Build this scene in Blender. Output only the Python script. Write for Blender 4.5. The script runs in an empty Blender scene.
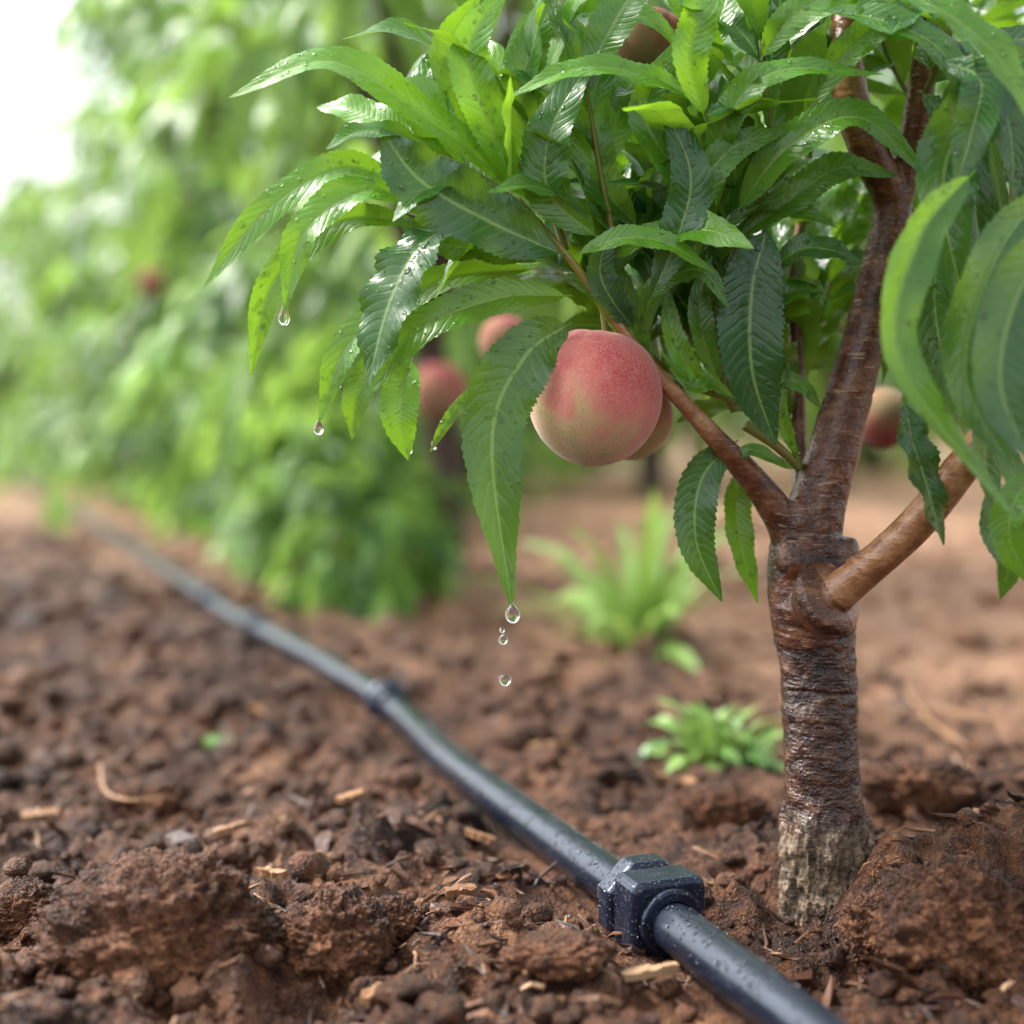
import bpy, math, random
import numpy as np
from mathutils import Vector, Matrix
random.seed(7); rng=np.random.default_rng(7)
scene=bpy.context.scene
CAMH=0.26; FPX=50/36*1024; HOR=430.0
def S(px,py,y):
    """image pixel (px,py) + estimated depth y -> world metres"""
    return np.array([(px-512)/FPX*y, y, CAMH-(py-HOR)/FPX*y])
def G(px,py,z=0.0):
    y=(CAMH-z)*FPX/(py-HOR); return S(px,py,y)
# ---------------- noise ----------------
def _h(ix,iy,iz):
    n=(ix.astype(np.int64)*374761393+iy.astype(np.int64)*668265263+iz.astype(np.int64)*1440662683)&0xffffffff
    n=((n^(n>>13))*1274126177)&0xffffffff
    n=(n^(n>>16))
    return (n&0xffff)/32767.5-1.0
def vn(x,y,z):
    ix,iy,iz=np.floor(x),np.floor(y),np.floor(z)
    fx,fy,fz=x-ix,y-iy,z-iz
    fx=fx*fx*(3-2*fx);fy=fy*fy*(3-2*fy);fz=fz*fz*(3-2*fz)
    r=0
    for a in (0,1):
        for b in (0,1):
            for c in (0,1):
                w=(fx if a else 1-fx)*(fy if b else 1-fy)*(fz if c else 1-fz)
                r=r+w*_h(ix+a,iy+b,iz+c)
    return r
def fbm(x,y,z,o=4,g=.5):
    r=0;a=1.0
    for i in range(o):
        r=r+a*vn(x+i*17.3,y-i*9.1,z+i*5.7); x=x*2.03;y=y*2.03;z=z*2.03;a*=g
    return r
# ---------------- material helpers ----------------
def newmat(name):
    m=bpy.data.materials.new(name);m.use_nodes=True
    nt=m.node_tree;nt.nodes.clear()
    out=nt.nodes.new('ShaderNodeOutputMaterial')
    return m,nt,out
def nd(nt,t,props=None,**inp):
    n=nt.nodes.new(t)
    for k,v in (props or {}).items(): setattr(n,k,v)
    for k,v in inp.items():
        key=k.replace('_',' ')
        if k.startswith('i') and k[1:].isdigit(): key=int(k[1:])
        s=n.inputs[key]
        if isinstance(v,bpy.types.NodeSocket): nt.links.new(v,s)
        elif isinstance(v,(tuple,list)) and len(v)==3 and s.type=='RGBA': s.default_value=(*v,1)
        else: s.default_value=v
    return n
def mth(nt,op,a,b=0.0,c=0.0,clamp=False):
    n=nt.nodes.new('ShaderNodeMath');n.operation=op;n.use_clamp=clamp
    for i,v in enumerate((a,b,c)):
        if isinstance(v,bpy.types.NodeSocket): nt.links.new(v,n.inputs[i])
        else: n.inputs[i].default_value=v
    return n.outputs[0]
def mixc(nt,f,a,b,mode='MIX'):
    n=nt.nodes.new('ShaderNodeMix');n.data_type='RGBA';n.blend_type=mode
    for s,v in ((n.inputs[0],f),(n.inputs[6],a),(n.inputs[7],b)):
        if isinstance(v,bpy.types.NodeSocket): nt.links.new(v,s)
        elif isinstance(v,tuple): s.default_value=(*v,1)
        else: s.default_value=v
    return n.outputs[2]
def ramp(nt,fac,stops,interp='LINEAR'):
    n=nt.nodes.new('ShaderNodeValToRGB');nt.links.new(fac,n.inputs[0])
    cr=n.color_ramp;cr.interpolation=interp
    while len(cr.elements)<len(stops): cr.elements.new(.5)
    for e,(p,c) in zip(cr.elements,stops):
        e.position=p;e.color=(*c,1) if isinstance(c,tuple) else (c,c,c,1)
    return n.outputs[0]
def sstep(nt,v,a,b):
    n=nt.nodes.new('ShaderNodeMapRange');n.interpolation_type='SMOOTHSTEP'
    nt.links.new(v,n.inputs[0]);n.inputs[1].default_value=a;n.inputs[2].default_value=b
    return n.outputs[0]
# leaf material -------------------------------------------------
def leaf_mat(name,bright,dark,rough=.26,trans=.36,tcol=(0.36,0.68,0.03)):
    m,nt,out=newmat(name)
    tint=nd(nt,'ShaderNodeAttribute',{'attribute_name':'tint'}).outputs['Fac']
    col=mixc(nt,tint,bright,dark)
    uv=nd(nt,'ShaderNodeUVMap',{'uv_map':'UVMap'}).outputs[0]
    met=nd(nt,'ShaderNodeUVMap',{'uv_map':'metric'}).outputs[0]
    sx=nd(nt,'ShaderNodeSeparateXYZ',Vector=uv)
    nz=nd(nt,'ShaderNodeTexNoise',Vector=met,Scale=75.0,Detail=2.0).outputs[0]
    col=mixc(nt,mth(nt,'MULTIPLY',nz,.6),col,mixc(nt,.5,col,dark))
    a=mth(nt,'ABSOLUTE',mth(nt,'MULTIPLY_ADD',sx.outputs[0],2.0,-1.0))
    mid=mth(nt,'SUBTRACT',1.0,sstep(nt,a,.025,.085))
    side=mth(nt,'GREATER_THAN',sx.outputs[0],.5)
    ph=mth(nt,'MULTIPLY',mth(nt,'SUBTRACT',sx.outputs[1],mth(nt,'MULTIPLY',mth(nt,'POWER',a,1.4),.10)),20.0)
    ph=mth(nt,'ADD',ph,mth(nt,'MULTIPLY',nz,1.1));ph=mth(nt,'ADD',ph,mth(nt,'MULTIPLY',side,.37))
    tri=mth(nt,'PINGPONG',ph,.5)
    lat=mth(nt,'MULTIPLY',mth(nt,'SUBTRACT',1.0,sstep(nt,tri,.0,.065)),mth(nt,'SUBTRACT',1.0,sstep(nt,a,.45,.95)))
    vm=mth(nt,'MAXIMUM',mid,mth(nt,'MULTIPLY',lat,.45))
    col=mixc(nt,mth(nt,'MULTIPLY',vm,.75),col,(0.28,0.45,0.11))
    puck=mth(nt,'MULTIPLY',sstep(nt,tri,0,.3),mth(nt,'SUBTRACT',1.0,mid))
    hgt=mth(nt,'ADD',mth(nt,'MULTIPLY',puck,.36),mth(nt,'MULTIPLY',nz,3.0))
    b=nd(nt,'ShaderNodeBump',Strength=.5,Distance=.0007,Height=hgt)
    vo=nd(nt,'ShaderNodeTexVoronoi',Vector=met,Scale=260.0,Randomness=1.0)
    rnd=nd(nt,'ShaderNodeSeparateXYZ',Vector=vo.outputs['Color'])
    rad=mth(nt,'MULTIPLY',rnd.outputs[0],.36)
    patch=nd(nt,'ShaderNodeTexNoise',Vector=met,Scale=22.0,Detail=1.0).outputs[0]
    on=mth(nt,'MULTIPLY',mth(nt,'GREATER_THAN',rnd.outputs[1],.5),sstep(nt,patch,.40,.56))
    d=mth(nt,'SUBTRACT',1.0,mth(nt,'DIVIDE',vo.outputs['Distance'],mth(nt,'ADD',rad,.02)),clamp=True)
    dome=mth(nt,'MULTIPLY',mth(nt,'SQRT',d),on)
    b2=nd(nt,'ShaderNodeBump',Strength=.8,Distance=.0008,Height=dome,Normal=b.outputs[0])
    msk=mth(nt,'GREATER_THAN',dome,.01)
    rgh=mth(nt,'SUBTRACT',rough,mth(nt,'MULTIPLY',msk,rough-.08))
    rgh=mth(nt,'ADD',rgh,mth(nt,'MULTIPLY',mth(nt,'SUBTRACT',patch,.5),.35))
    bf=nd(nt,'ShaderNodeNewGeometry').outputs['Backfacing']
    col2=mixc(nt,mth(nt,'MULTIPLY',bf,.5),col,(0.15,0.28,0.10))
    p=nd(nt,'ShaderNodeBsdfPrincipled',Base_Color=col2,Roughness=rgh,Normal=b2.outputs[0])
    p.inputs['Specular IOR Level'].default_value=.75
    tcm=mixc(nt,tint,tcol,tuple(c*.33 for c in tcol))
    tcm=mixc(nt,mth(nt,'MULTIPLY',vm,.5),tcm,(0.12,0.28,0.02))
    tr=nd(nt,'ShaderNodeBsdfTranslucent',Color=tcm)
    mx=nd(nt,'ShaderNodeMixShader',i0=trans,i1=p.outputs[0],i2=tr.outputs[0])
    nt.links.new(mx.outputs[0],out.inputs[0])
    return m
def bgleaf_mat(name,bright,dark,trans,tcol):
    m,nt,out=newmat(name)
    tint=nd(nt,'ShaderNodeAttribute',{'attribute_name':'tint'}).outputs['Fac']
    col=mixc(nt,tint,bright,dark)
    p=nd(nt,'ShaderNodeBsdfPrincipled',Base_Color=col,Roughness=.4)
    tr=nd(nt,'ShaderNodeBsdfTranslucent',Color=mixc(nt,tint,tcol,tuple(c*.38 for c in tcol)))
    mx=nd(nt,'ShaderNodeMixShader',i0=trans,i1=p.outputs[0],i2=tr.outputs[0])
    nt.links.new(mx.outputs[0],out.inputs[0]);return m
M_leaf=leaf_mat('peach_leaf',(0.130,0.36,0.014),(0.008,0.080,0.026))
M_bgleaf=bgleaf_mat('orchard_leaf',(0.22,0.42,0.07),(0.022,0.105,0.032),.40,(0.44,0.70,0.13))
M_weed=bgleaf_mat('weed_leaf',(0.25,0.40,0.10),(0.07,0.20,0.05),.3,(0.38,0.56,0.12))
# bark ----------------------------------------------------------
def bark_mat():
    m,nt,out=newmat('peach_bark')
    co=nd(nt,'ShaderNodeTexCoord').outputs['Object']
    young=nd(nt,'ShaderNodeAttribute',{'attribute_name':'young'}).outputs['Fac']
    groove=nd(nt,'ShaderNodeAttribute',{'attribute_name':'groove'}).outputs['Fac']
    mp=nd(nt,'ShaderNodeMapping',Vector=co,Scale=(1,1,1.6)).outputs[0]
    n1=nd(nt,'ShaderNodeTexNoise',Vector=mp,Scale=55.0,Detail=5.0,Roughness=.72).outputs[0]
    mp2=nd(nt,'ShaderNodeMapping',Vector=co,Scale=(1,1,6.5)).outputs[0]
    n2=nd(nt,'ShaderNodeTexNoise',Vector=mp2,Scale=95.0,Detail=2.0,Roughness=.6).outputs[0]
    n3=nd(nt,'ShaderNodeTexNoise',Vector=co,Scale=300.0,Detail=3.0,Roughness=.7).outputs[0]
    old=ramp(nt,n1,[(.33,(0.008,0.004,0.003)),(.48,(0.036,0.014,0.008)),(.58,(0.085,0.035,0.019)),(.72,(0.21,0.12,0.075))])
    fleck=sstep(nt,n2,.63,.69)
    old=mixc(nt,mth(nt,'MULTIPLY',fleck,.5),old,(0.34,0.23,0.16))
    old=mixc(nt,mth(nt,'MULTIPLY',sstep(nt,n3,.62,.74),.35),old,(0.24,0.15,0.10))
    old=mixc(nt,mth(nt,'MULTIPLY',groove,.8),old,(0.004,0.002,0.002))
    yg=ramp(nt,n1,[(.3,(0.045,0.014,0.007)),(.5,(0.135,0.046,0.020)),(.7,(0.29,0.13,0.06))])
    yg=mixc(nt,mth(nt,'MULTIPLY',fleck,.7),yg,(0.48,0.32,0.20))
    col=mixc(nt,mth(nt,'MULTIPLY',young,2.0,clamp=True),old,yg)
    tan=ramp(nt,n1,[(.3,(0.14,0.055,0.022)),(.5,(0.30,0.14,0.06)),(.7,(0.48,0.29,0.16))])
    tan=mixc(nt,mth(nt,'MULTIPLY',fleck,.6),tan,(0.10,0.045,0.025))
    col=mixc(nt,sstep(nt,young,.48,.6),col,tan)
    col=mixc(nt,sstep(nt,young,.74,.95),col,(0.28,0.24,0.05))
    z=nd(nt,'ShaderNodeSeparateXYZ',Vector=co).outputs[2]
    base=mth(nt,'SUBTRACT',1.0,sstep(nt,mth(nt,'ADD',z,mth(nt,'MULTIPLY',mth(nt,'SUBTRACT',n1,.5),.06)),.044,.056))
    bc=ramp(nt,mth(nt,'MULTIPLY_ADD',n3,.6,mth(nt,'MULTIPLY',n1,.4)),[(.38,(0.02,0.012,0.007)),(.48,(0.10,0.066,0.036)),(.6,(0.27,0.20,0.12))])
    col=mixc(nt,mth(nt,'MULTIPLY',base,.9),col,bc)
    h=mth(nt,'ADD',mth(nt,'MULTIPLY',n1,1.3),mth(nt,'MULTIPLY',n2,.35))
    h=mth(nt,'ADD',h,mth(nt,'MULTIPLY',n3,.7))
    bs=mth(nt,'SUBTRACT',1.0,mth(nt,'MULTIPLY',young,1.1),clamp=True)
    b=nd(nt,'ShaderNodeBump',Strength=bs,Distance=.0021,Height=h)
    rg=mth(nt,'ADD',mth(nt,'MULTIPLY_ADD',n3,.32,.03),mth(nt,'MULTIPLY',base,.45))
    p=nd(nt,'ShaderNodeBsdfPrincipled',Base_Color=col,Roughness=rg,Normal=b.outputs[0])
    p.inputs['Specular IOR Level'].default_value=.6
    nt.links.new(p.outputs[0],out.inputs[0]);return m
M_bark=bark_mat()
def simple_mat(name,c1,c2,scale,rough,bump=.0,dist=.001,detail=4.0):
    m,nt,out=newmat(name)
    co=nd(nt,'ShaderNodeTexCoord').outputs['Object']
    n=nd(nt,'ShaderNodeTexNoise',Vector=co,Scale=scale,Detail=detail,Roughness=.6).outputs[0]
    col=ramp(nt,n,[(.3,c1),(.7,c2)])
    p=nd(nt,'ShaderNodeBsdfPrincipled',Base_Color=col,Roughness=rough)
    if bump:
        b=nd(nt,'ShaderNodeBump',Strength=bump,Distance=dist,Height=n);nt.links.new(b.outputs[0],p.inputs['Normal'])
    nt.links.new(p.outputs[0],out.inputs[0]);return m
M_twig=simple_mat('green_twig',(0.12,0.20,0.03),(0.22,0.17,0.04),30,.35,.3)
M_bgbark=simple_mat('orchard_bark',(0.02,0.01,0.008),(0.08,0.045,0.032),30,.7,.0,.004,2.0)
# soil ----------------------------------------------------------
def soil_nodes(nt,co,gain=1.0):
    n1=nd(nt,'ShaderNodeTexNoise',Vector=co,Scale=9.0,Detail=1.0,Roughness=.6).outputs[0]
    n2=nd(nt,'ShaderNodeTexNoise',Vector=co,Scale=95.0,Detail=5.0,Roughness=.78).outputs[0]
    n3=nd(nt,'ShaderNodeTexNoise',Vector=co,Scale=560.0,Detail=1.0,Roughness=.7).outputs[0]
    v=mth(nt,'ADD',mth(nt,'MULTIPLY',n1,.40),mth(nt,'MULTIPLY',n2,.60))
    col=ramp(nt,v,[(.36,(0.012*gain,0.0048*gain,0.0028*gain)),(.46,(0.051*gain,0.0195*gain,0.0090*gain)),(.55,(0.128*gain,0.052*gain,0.0235*gain)),(.66,(0.29*gain,0.140*gain,0.066*gain))])
    col=mixc(nt,mth(nt,'MULTIPLY',sstep(nt,n3,.58,.70),.4),col,(0.30,0.15,0.07))
    yy=nd(nt,'ShaderNodeSeparateXYZ',Vector=co)
    rr=mth(nt,'ADD',yy.outputs[1],mth(nt,'MULTIPLY',yy.outputs[0],1.3))
    rr=mth(nt,'ADD',rr,mth(nt,'MULTIPLY',mth(nt,'SUBTRACT',n1,.5),1.2))
    col=mixc(nt,mth(nt,'MULTIPLY',sstep(nt,rr,1.15,2.6),.85),col,mixc(nt,n2,(0.32,0.16,0.085),(0.62,0.39,0.25)))
    h=mth(nt,'ADD',mth(nt,'MULTIPLY',n2,1.0),mth(nt,'MULTIPLY',n3,.3))
    b=nd(nt,'ShaderNodeBump',Strength=1.0,Distance=.011,Height=h)
    rg=mth(nt,'SUBTRACT',.78,mth(nt,'MULTIPLY',n2,.65))
    p=nd(nt,'ShaderNodeBsdfPrincipled',Base_Color=col,Roughness=rg,Normal=b.outputs[0])
    p.inputs['Specular IOR Level'].default_value=.32
    return p
m,nt,out=newmat('mulched_soil');co=nd(nt,'ShaderNodeTexCoord').outputs['Object']
nt.links.new(soil_nodes(nt,co).outputs[0],out.inputs[0]);M_soil=m
m,nt,out=newmat('crumbly_clod');co=nd(nt,'ShaderNodeTexCoord').outputs['Object']
nt.links.new(soil_nodes(nt,co,gain=1.35).outputs[0],out.inputs[0]);M_clod=m
m,nt,out=newmat('wood_chip')
t=nd(nt,'ShaderNodeAttribute',{'attribute_name':'tint'}).outputs['Fac']
co=nd(nt,'ShaderNodeTexCoord').outputs['Object']
n=nd(nt,'ShaderNodeTexNoise',Vector=co,Scale=300.0,Detail=2.0).outputs[0]
c=ramp(nt,t,[(0,(0.018,0.007,0.004)),(.45,(0.085,0.034,0.016)),(.75,(0.19,0.086,0.040)),(.92,(0.35,0.19,0.095)),(1,(0.53,0.35,0.20))])
c=mixc(nt,mth(nt,'MULTIPLY',n,.6),c,mixc(nt,.6,c,(0.02,0.01,0.008)))
b=nd(nt,'ShaderNodeBump',Strength=.8,Distance=.001,Height=n)
p=nd(nt,'ShaderNodeBsdfPrincipled',Base_Color=c,Roughness=.5,Normal=b.outputs[0]);p.inputs['Specular IOR Level'].default_value=.35
nt.links.new(p.outputs[0],out.inputs[0]);M_chip=m
# plastic -------------------------------------------------------
def plastic(name,c,rough,dustc,dust,bs,thr,coat):
    m,nt,out=newmat(name)
    co=nd(nt,'ShaderNodeTexCoord').outputs['Object']
    n=nd(nt,'ShaderNodeTexNoise',Vector=co,Scale=45.0,Detail=4.0,Roughness=.7).outputs[0]
    col=mixc(nt,mth(nt,'MULTIPLY',sstep(nt,n,.45,.75),dust),c,dustc)
    vo=nd(nt,'ShaderNodeTexVoronoi',Vector=co,Scale=bs)
    rnd=nd(nt,'ShaderNodeSeparateXYZ',Vector=vo.outputs['Color'])
    d=mth(nt,'SUBTRACT',1.0,mth(nt,'DIVIDE',vo.outputs['Distance'],mth(nt,'MULTIPLY_ADD',rnd.outputs[0],.4,.05)),clamp=True)
    dome=mth(nt,'MULTIPLY',mth(nt,'SQRT',d),mth(nt,'GREATER_THAN',rnd.outputs[1],thr))
    b=nd(nt,'ShaderNodeBump',Strength=1.0,Distance=.0012,Height=dome)
    rg=mth(nt,'MULTIPLY_ADD',n,.30,rough-.15)
    p=nd(nt,'ShaderNodeBsdfPrincipled',Base_Color=col,Roughness=rg,Normal=b.outputs[0])
    p.inputs['Coat Weight'].default_value=coat;p.inputs['Coat Roughness'].default_value=.08
    p.inputs['Coat Tint'].default_value=(.8,.9,1,1)
    p.inputs['Specular Tint'].default_value=(.66,.80,1,1)
    nt.links.new(p.outputs[0],out.inputs[0]);return m
M_pipe=plastic('black_pipe_plastic',(0.006,0.009,0.017),.31,(0.020,0.024,0.040),.25,300.0,.35,.22)
M_fit=plastic('dark_fitting_plastic',(0.005,0.008,0.018),.32,(0.016,0.021,0.036),.4,420.0,.05,.25)
m,nt,out=newmat('water')
p=nd(nt,'ShaderNodeBsdfPrincipled',Base_Color=(1,1,1),Roughness=0.0,IOR=1.33);p.inputs['Transmission Weight'].default_value=1.0
nt.links.new(p.outputs[0],out.inputs[0]);M_water=m
# peach ---------------------------------------------------------
def peach_mat(name,stops,bloom=(0.78,0.52,0.42),sh=.6):
    m,nt,out=newmat(name)
    co=nd(nt,'ShaderNodeTexCoord').outputs['Object']
    sp=nd(nt,'ShaderNodeSeparateXYZ',Vector=co)
    n1=nd(nt,'ShaderNodeTexNoise',Vector=co,Scale=32.0,Detail=3.0,Roughness=.6).outputs[0]
    n2=nd(nt,'ShaderNodeTexNoise',Vector=co,Scale=850.0,Detail=2.0,Roughness=.8).outputs[0]
    g=mth(nt,'ADD',mth(nt,'MULTIPLY',sp.outputs[2],13.0),mth(nt,'MULTIPLY',sp.outputs[0],7.0))
    g=mth(nt,'ADD',g,mth(nt,'MULTIPLY',mth(nt,'SUBTRACT',n1,.5),1.6))
    g=mth(nt,'ADD',g,mth(nt,'MULTIPLY',mth(nt,'SUBTRACT',n2,.5),.6))
    g=mth(nt,'ADD',g,.62)
    col=ramp(nt,g,stops)
    sepc=sstep(nt,n2,.40,.72)
    col=mixc(nt,mth(nt,'MULTIPLY',sepc,.36),col,bloom)
    b=nd(nt,'ShaderNodeBump',Strength=.4,Distance=.0006,Height=n2)
    p=nd(nt,'ShaderNodeBsdfPrincipled',Base_Color=col,Roughness=.78,Normal=b.outputs[0])
    p.inputs['Sheen Weight'].default_value=sh;p.inputs['Sheen Roughness'].default_value=.5
    p.inputs['Sheen Tint'].default_value=(1,.82,.76,1)
    p.inputs['Specular IOR Level'].default_value=.12
    nt.links.new(p.outputs[0],out.inputs[0]);return m
M_peach=peach_mat('peach_skin',[(0,(0.34,0.33,0.11)),(.22,(0.50,0.35,0.16)),(.46,(0.56,0.20,0.14)),(.75,(0.54,0.11,0.10)),(1,(0.44,0.055,0.06))])
M_green=peach_mat('unripe_peach_skin',[(0,(0.13,0.18,0.04)),(.4,(0.22,0.22,0.06)),(.7,(0.34,0.18,0.08)),(1,(0.34,0.09,0.05))],(0.3,0.26,0.12),.15)
M_dim=peach_mat('shaded_peach_skin',[(0,(0.18,0.15,0.07)),(.4,(0.25,0.12,0.07)),(.7,(0.26,0.06,0.055)),(1,(0.20,0.035,0.04))],(0.32,0.18,0.14),.15)  # darker copy of the peach skin, with foliage shade put into the colour
# ---------------- mesh helpers ----------------
def mkmesh(name,V,F,mat,smooth=True,attrs=None,uvs=None):
    me=bpy.data.meshes.new(name)
    V=np.asarray(V,dtype=np.float32);F=np.asarray(F,dtype=np.int32)
    k=F.shape[1]
    me.vertices.add(len(V));me.vertices.foreach_set('co',V.ravel())
    me.loops.add(F.size);me.loops.foreach_set('vertex_index',F.ravel())
    me.polygons.add(len(F));me.polygons.foreach_set('loop_start',np.arange(0,F.size,k,dtype=np.int32))
    me.polygons.foreach_set('use_smooth',np.full(len(F),smooth))
    me.update(calc_edges=True)
    for an,av in (attrs or {}).items():
        a=me.attributes.new(an,'FLOAT','POINT');a.data.foreach_set('value',np.asarray(av,dtype=np.float32))
    for un,uvv in (uvs or {}).items():
        l=me.uv_layers.new(name=un);l.data.foreach_set('uv',np.asarray(uvv,dtype=np.float32)[F.ravel()].ravel())
    me.materials.append(mat);me.validate()
    return me
def link(name,me,loc=(0,0,0),parent=None):
    o=bpy.data.objects.new(name,me);scene.collection.objects.link(o);o.location=loc
    if parent is not None:o.parent=parent
    return o
def meta(o,label,cat,group=None,kind=None):
    if label:o['label']=label
    if cat:o['category']=cat
    if group:o['group']=group
    if kind:o['kind']=kind
def empty(name,loc):
    o=bpy.data.objects.new(name,None);scene.collection.objects.link(o);o.location=loc;o.empty_display_size=.05;return o
def cat(ctrl,t):
    C=np.asarray(ctrl,float);C=np.vstack([2*C[0]-C[1],C,2*C[-1]-C[-2]])
    n=len(C)-3;x=np.clip(np.asarray(t)*n,0,n-1e-9);i=x.astype(int);f=(x-i)[:,None]
    p0,p1,p2,p3=C[i],C[i+1],C[i+2],C[i+3]
    return .5*((2*p1)+(-p0+p2)*f+(2*p0-5*p1+4*p2-p3)*f**2+(-p0+3*p1-3*p2+p3)*f**3)
def nrm(v): return v/np.maximum(np.linalg.norm(v,axis=-1,keepdims=True),1e-9)
def tube(ctrl,rad,seg=60,nu=16,caps=True):
    t=np.linspace(0,1,seg);D=cat(np.hstack([np.asarray(ctrl,float),np.asarray(rad,float)[:,None]]),t)
    P=D[:,:3];R=D[:,3];T=nrm(np.gradient(P,axis=0))
    ref=np.array([0,1.,0]) if abs(T[:,1]).mean()<.8 else np.array([0,0,1.])
    A=nrm(np.cross(T,ref));B=np.cross(T,A)
    th=np.linspace(0,2*np.pi,nu,endpoint=False)
    V=P[:,None]+R[:,None,None]*(np.cos(th)[None,:,None]*A[:,None]+np.sin(th)[None,:,None]*B[:,None])
    V=V.reshape(-1,3);i=np.arange(seg-1)[:,None]*nu;j=np.arange(nu)[None];j2=(j+1)%nu
    F=np.stack([i+j,i+j2,i+nu+j2,i+nu+j],-1).reshape(-1,4)
    n=len(V);V=np.vstack([V,P[0],P[-1]])
    jj=np.arange(nu);k=(jj+1)%nu
    c0=np.stack([np.full(nu,n),k,jj],-1);c1=np.stack([np.full(nu,n+1),(seg-1)*nu+jj,(seg-1)*nu+k],-1)
    return V,F,np.vstack([c0,c1])
def tubes_mesh(name,tubes,mat):
    Vs=[];Fs=[];o=0
    for (c,r,s,n) in tubes:
        V,F,Cp=tube(c,r,s,n);
        tri=np.vstack([F[:,[0,1,2]],F[:,[0,2,3]],Cp]);Vs.append(V);Fs.append(tri+o);o+=len(V)
    return mkmesh(name,np.vstack(Vs),np.vstack(Fs),mat)
# ---------------- leaf geometry ----------------
def leaf_geo(ctrl,width,nh,NV=20,NU=5,teeth=0,fold=.35,wave=.15,tint=.5,roll=0.,strap=False):
    t=np.linspace(0,1,NV);P=cat(ctrl,t);T=nrm(np.gradient(P,axis=0))
    L=np.linalg.norm(np.diff(P,axis=0),axis=1).sum()
    nh=np.asarray(nh,float)
    Sd=nrm(np.cross(T,nh));N=np.cross(Sd,T)
    if roll is not None:
        r=np.radians(roll)+np.radians(random.uniform(-18,18))*t
        cr,sr=np.cos(r)[:,None],np.sin(r)[:,None];Sd,N=Sd*cr+N*sr,N*cr-Sd*sr
    u=np.linspace(-1,1,NU)
    if strap: pr=np.clip(t*8,0,1)**.5*(1-t)**.6
    else:
        x=np.clip((t-.04)/.96,0,1);pr=x**.62*(1-x)**.76;pr=pr/pr.max();pr=pr*(1-.35*np.clip((x-.8)/.2,0,1));pr=np.maximum(pr,.04*(t<.5))
    w=width/2*pr
    U=u[None,:]*np.ones((NV,1));W=w[:,None]*np.ones((1,NU))
    edge=np.abs(U)**6
    if teeth: W=W*(1+edge*.13*(((t*teeth)%1.0)-.5)[:,None])
    ph=random.uniform(0,6.28);ph2=random.uniform(0,6.28);k=random.uniform(12,26)
    wav=np.where(U<0,np.sin(t*k+ph)[:,None],np.sin(t*k*1.13+ph2)[:,None])*np.abs(U)**2*wave*W
    f=fold*(1-.5*t)[:,None]
    h=np.abs(U)*W*np.sin(f)-U**2*W*.18*np.sin(f)+wav
    V=P[:,None]+Sd[:,None]*(U*W*np.cos(f))[...,None]+N[:,None]*h[...,None]
    uv=np.stack([(U+1)/2,t[:,None]*np.ones((1,NU))],-1).reshape(-1,2)
    off=random.uniform(0,50)
    me=np.stack([U*W+off,t[:,None]*L*np.ones((1,NU))+off*.37],-1).reshape(-1,2)
    i=np.arange(NV-1)[:,None]*NU;j=np.arange(NU-1)[None]
    F=np.stack([i+j,i+j+1,i+NU+j+1,i+NU+j],-1).reshape(-1,4)
    return V.reshape(-1,3),F,uv,me,np.full(NV*NU,tint)
def pack(gs,name,mat,origin=(0,0,0)):
    o=0;Fs=[]
    for g in gs: Fs.append(g[1]+o);o+=len(g[0])
    return mkmesh(name,np.vstack([g[0] for g in gs])-np.asarray(origin),np.vstack(Fs),mat,
        attrs={'tint':np.concatenate([g[4] for g in gs])},uvs={'UVMap':np.vstack([g[2] for g in gs]),'metric':np.vstack([g[3] for g in gs])})
def shoot(ctrl,n,L=.12,W=.028,t0=.1,NV=20,NU=5,tint=(0,1),spread=(35,75),droop=.5,teeth=0,az0=None,ok=None,nhv=(0,-.15,.7)):
    out=[];az=random.uniform(0,6.28) if az0 is None else az0
    ts=np.linspace(t0,1,n);P=cat(ctrl,ts);T=nrm(cat(ctrl,np.clip(ts+.02,0,1))-cat(ctrl,np.clip(ts-.02,0,1)))
    for k in range(n):
        az+=2.4;tg=T[k];a=nrm(np.cross(tg,np.array([.31,.2,.93])));b=np.cross(tg,a)
        rad=a*math.cos(az)+b*math.sin(az);s=math.radians(random.uniform(*spread))*(1-.45*(k/max(1,n-1)))
        d=tg*math.cos(s)+rad*math.sin(s);l=L*random.uniform(.65,1.15)*(1-.25*(k/max(1,n-1)));g=np.array([0,0,-1.])*droop*random.uniform(.4,1.3)
        p0=P[k];p1=p0+d*l*.33;d2=nrm(d+g*.6);p2=p1+d2*l*.34;d3=nrm(d+g*1.5);p3=p2+d3*l*.33
        if ok and not ok(p1,p2,p3): continue
        nh=nrm(tg*.6+np.array(nhv))
        out.append(leaf_geo([p0,p1,p2,p3],W*random.uniform(.75,1.2),nh,NV,NU,teeth,random.uniform(.15,.6),random.uniform(.05,.3),random.uniform(*tint),random.uniform(-25,25)))
    return out
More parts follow.
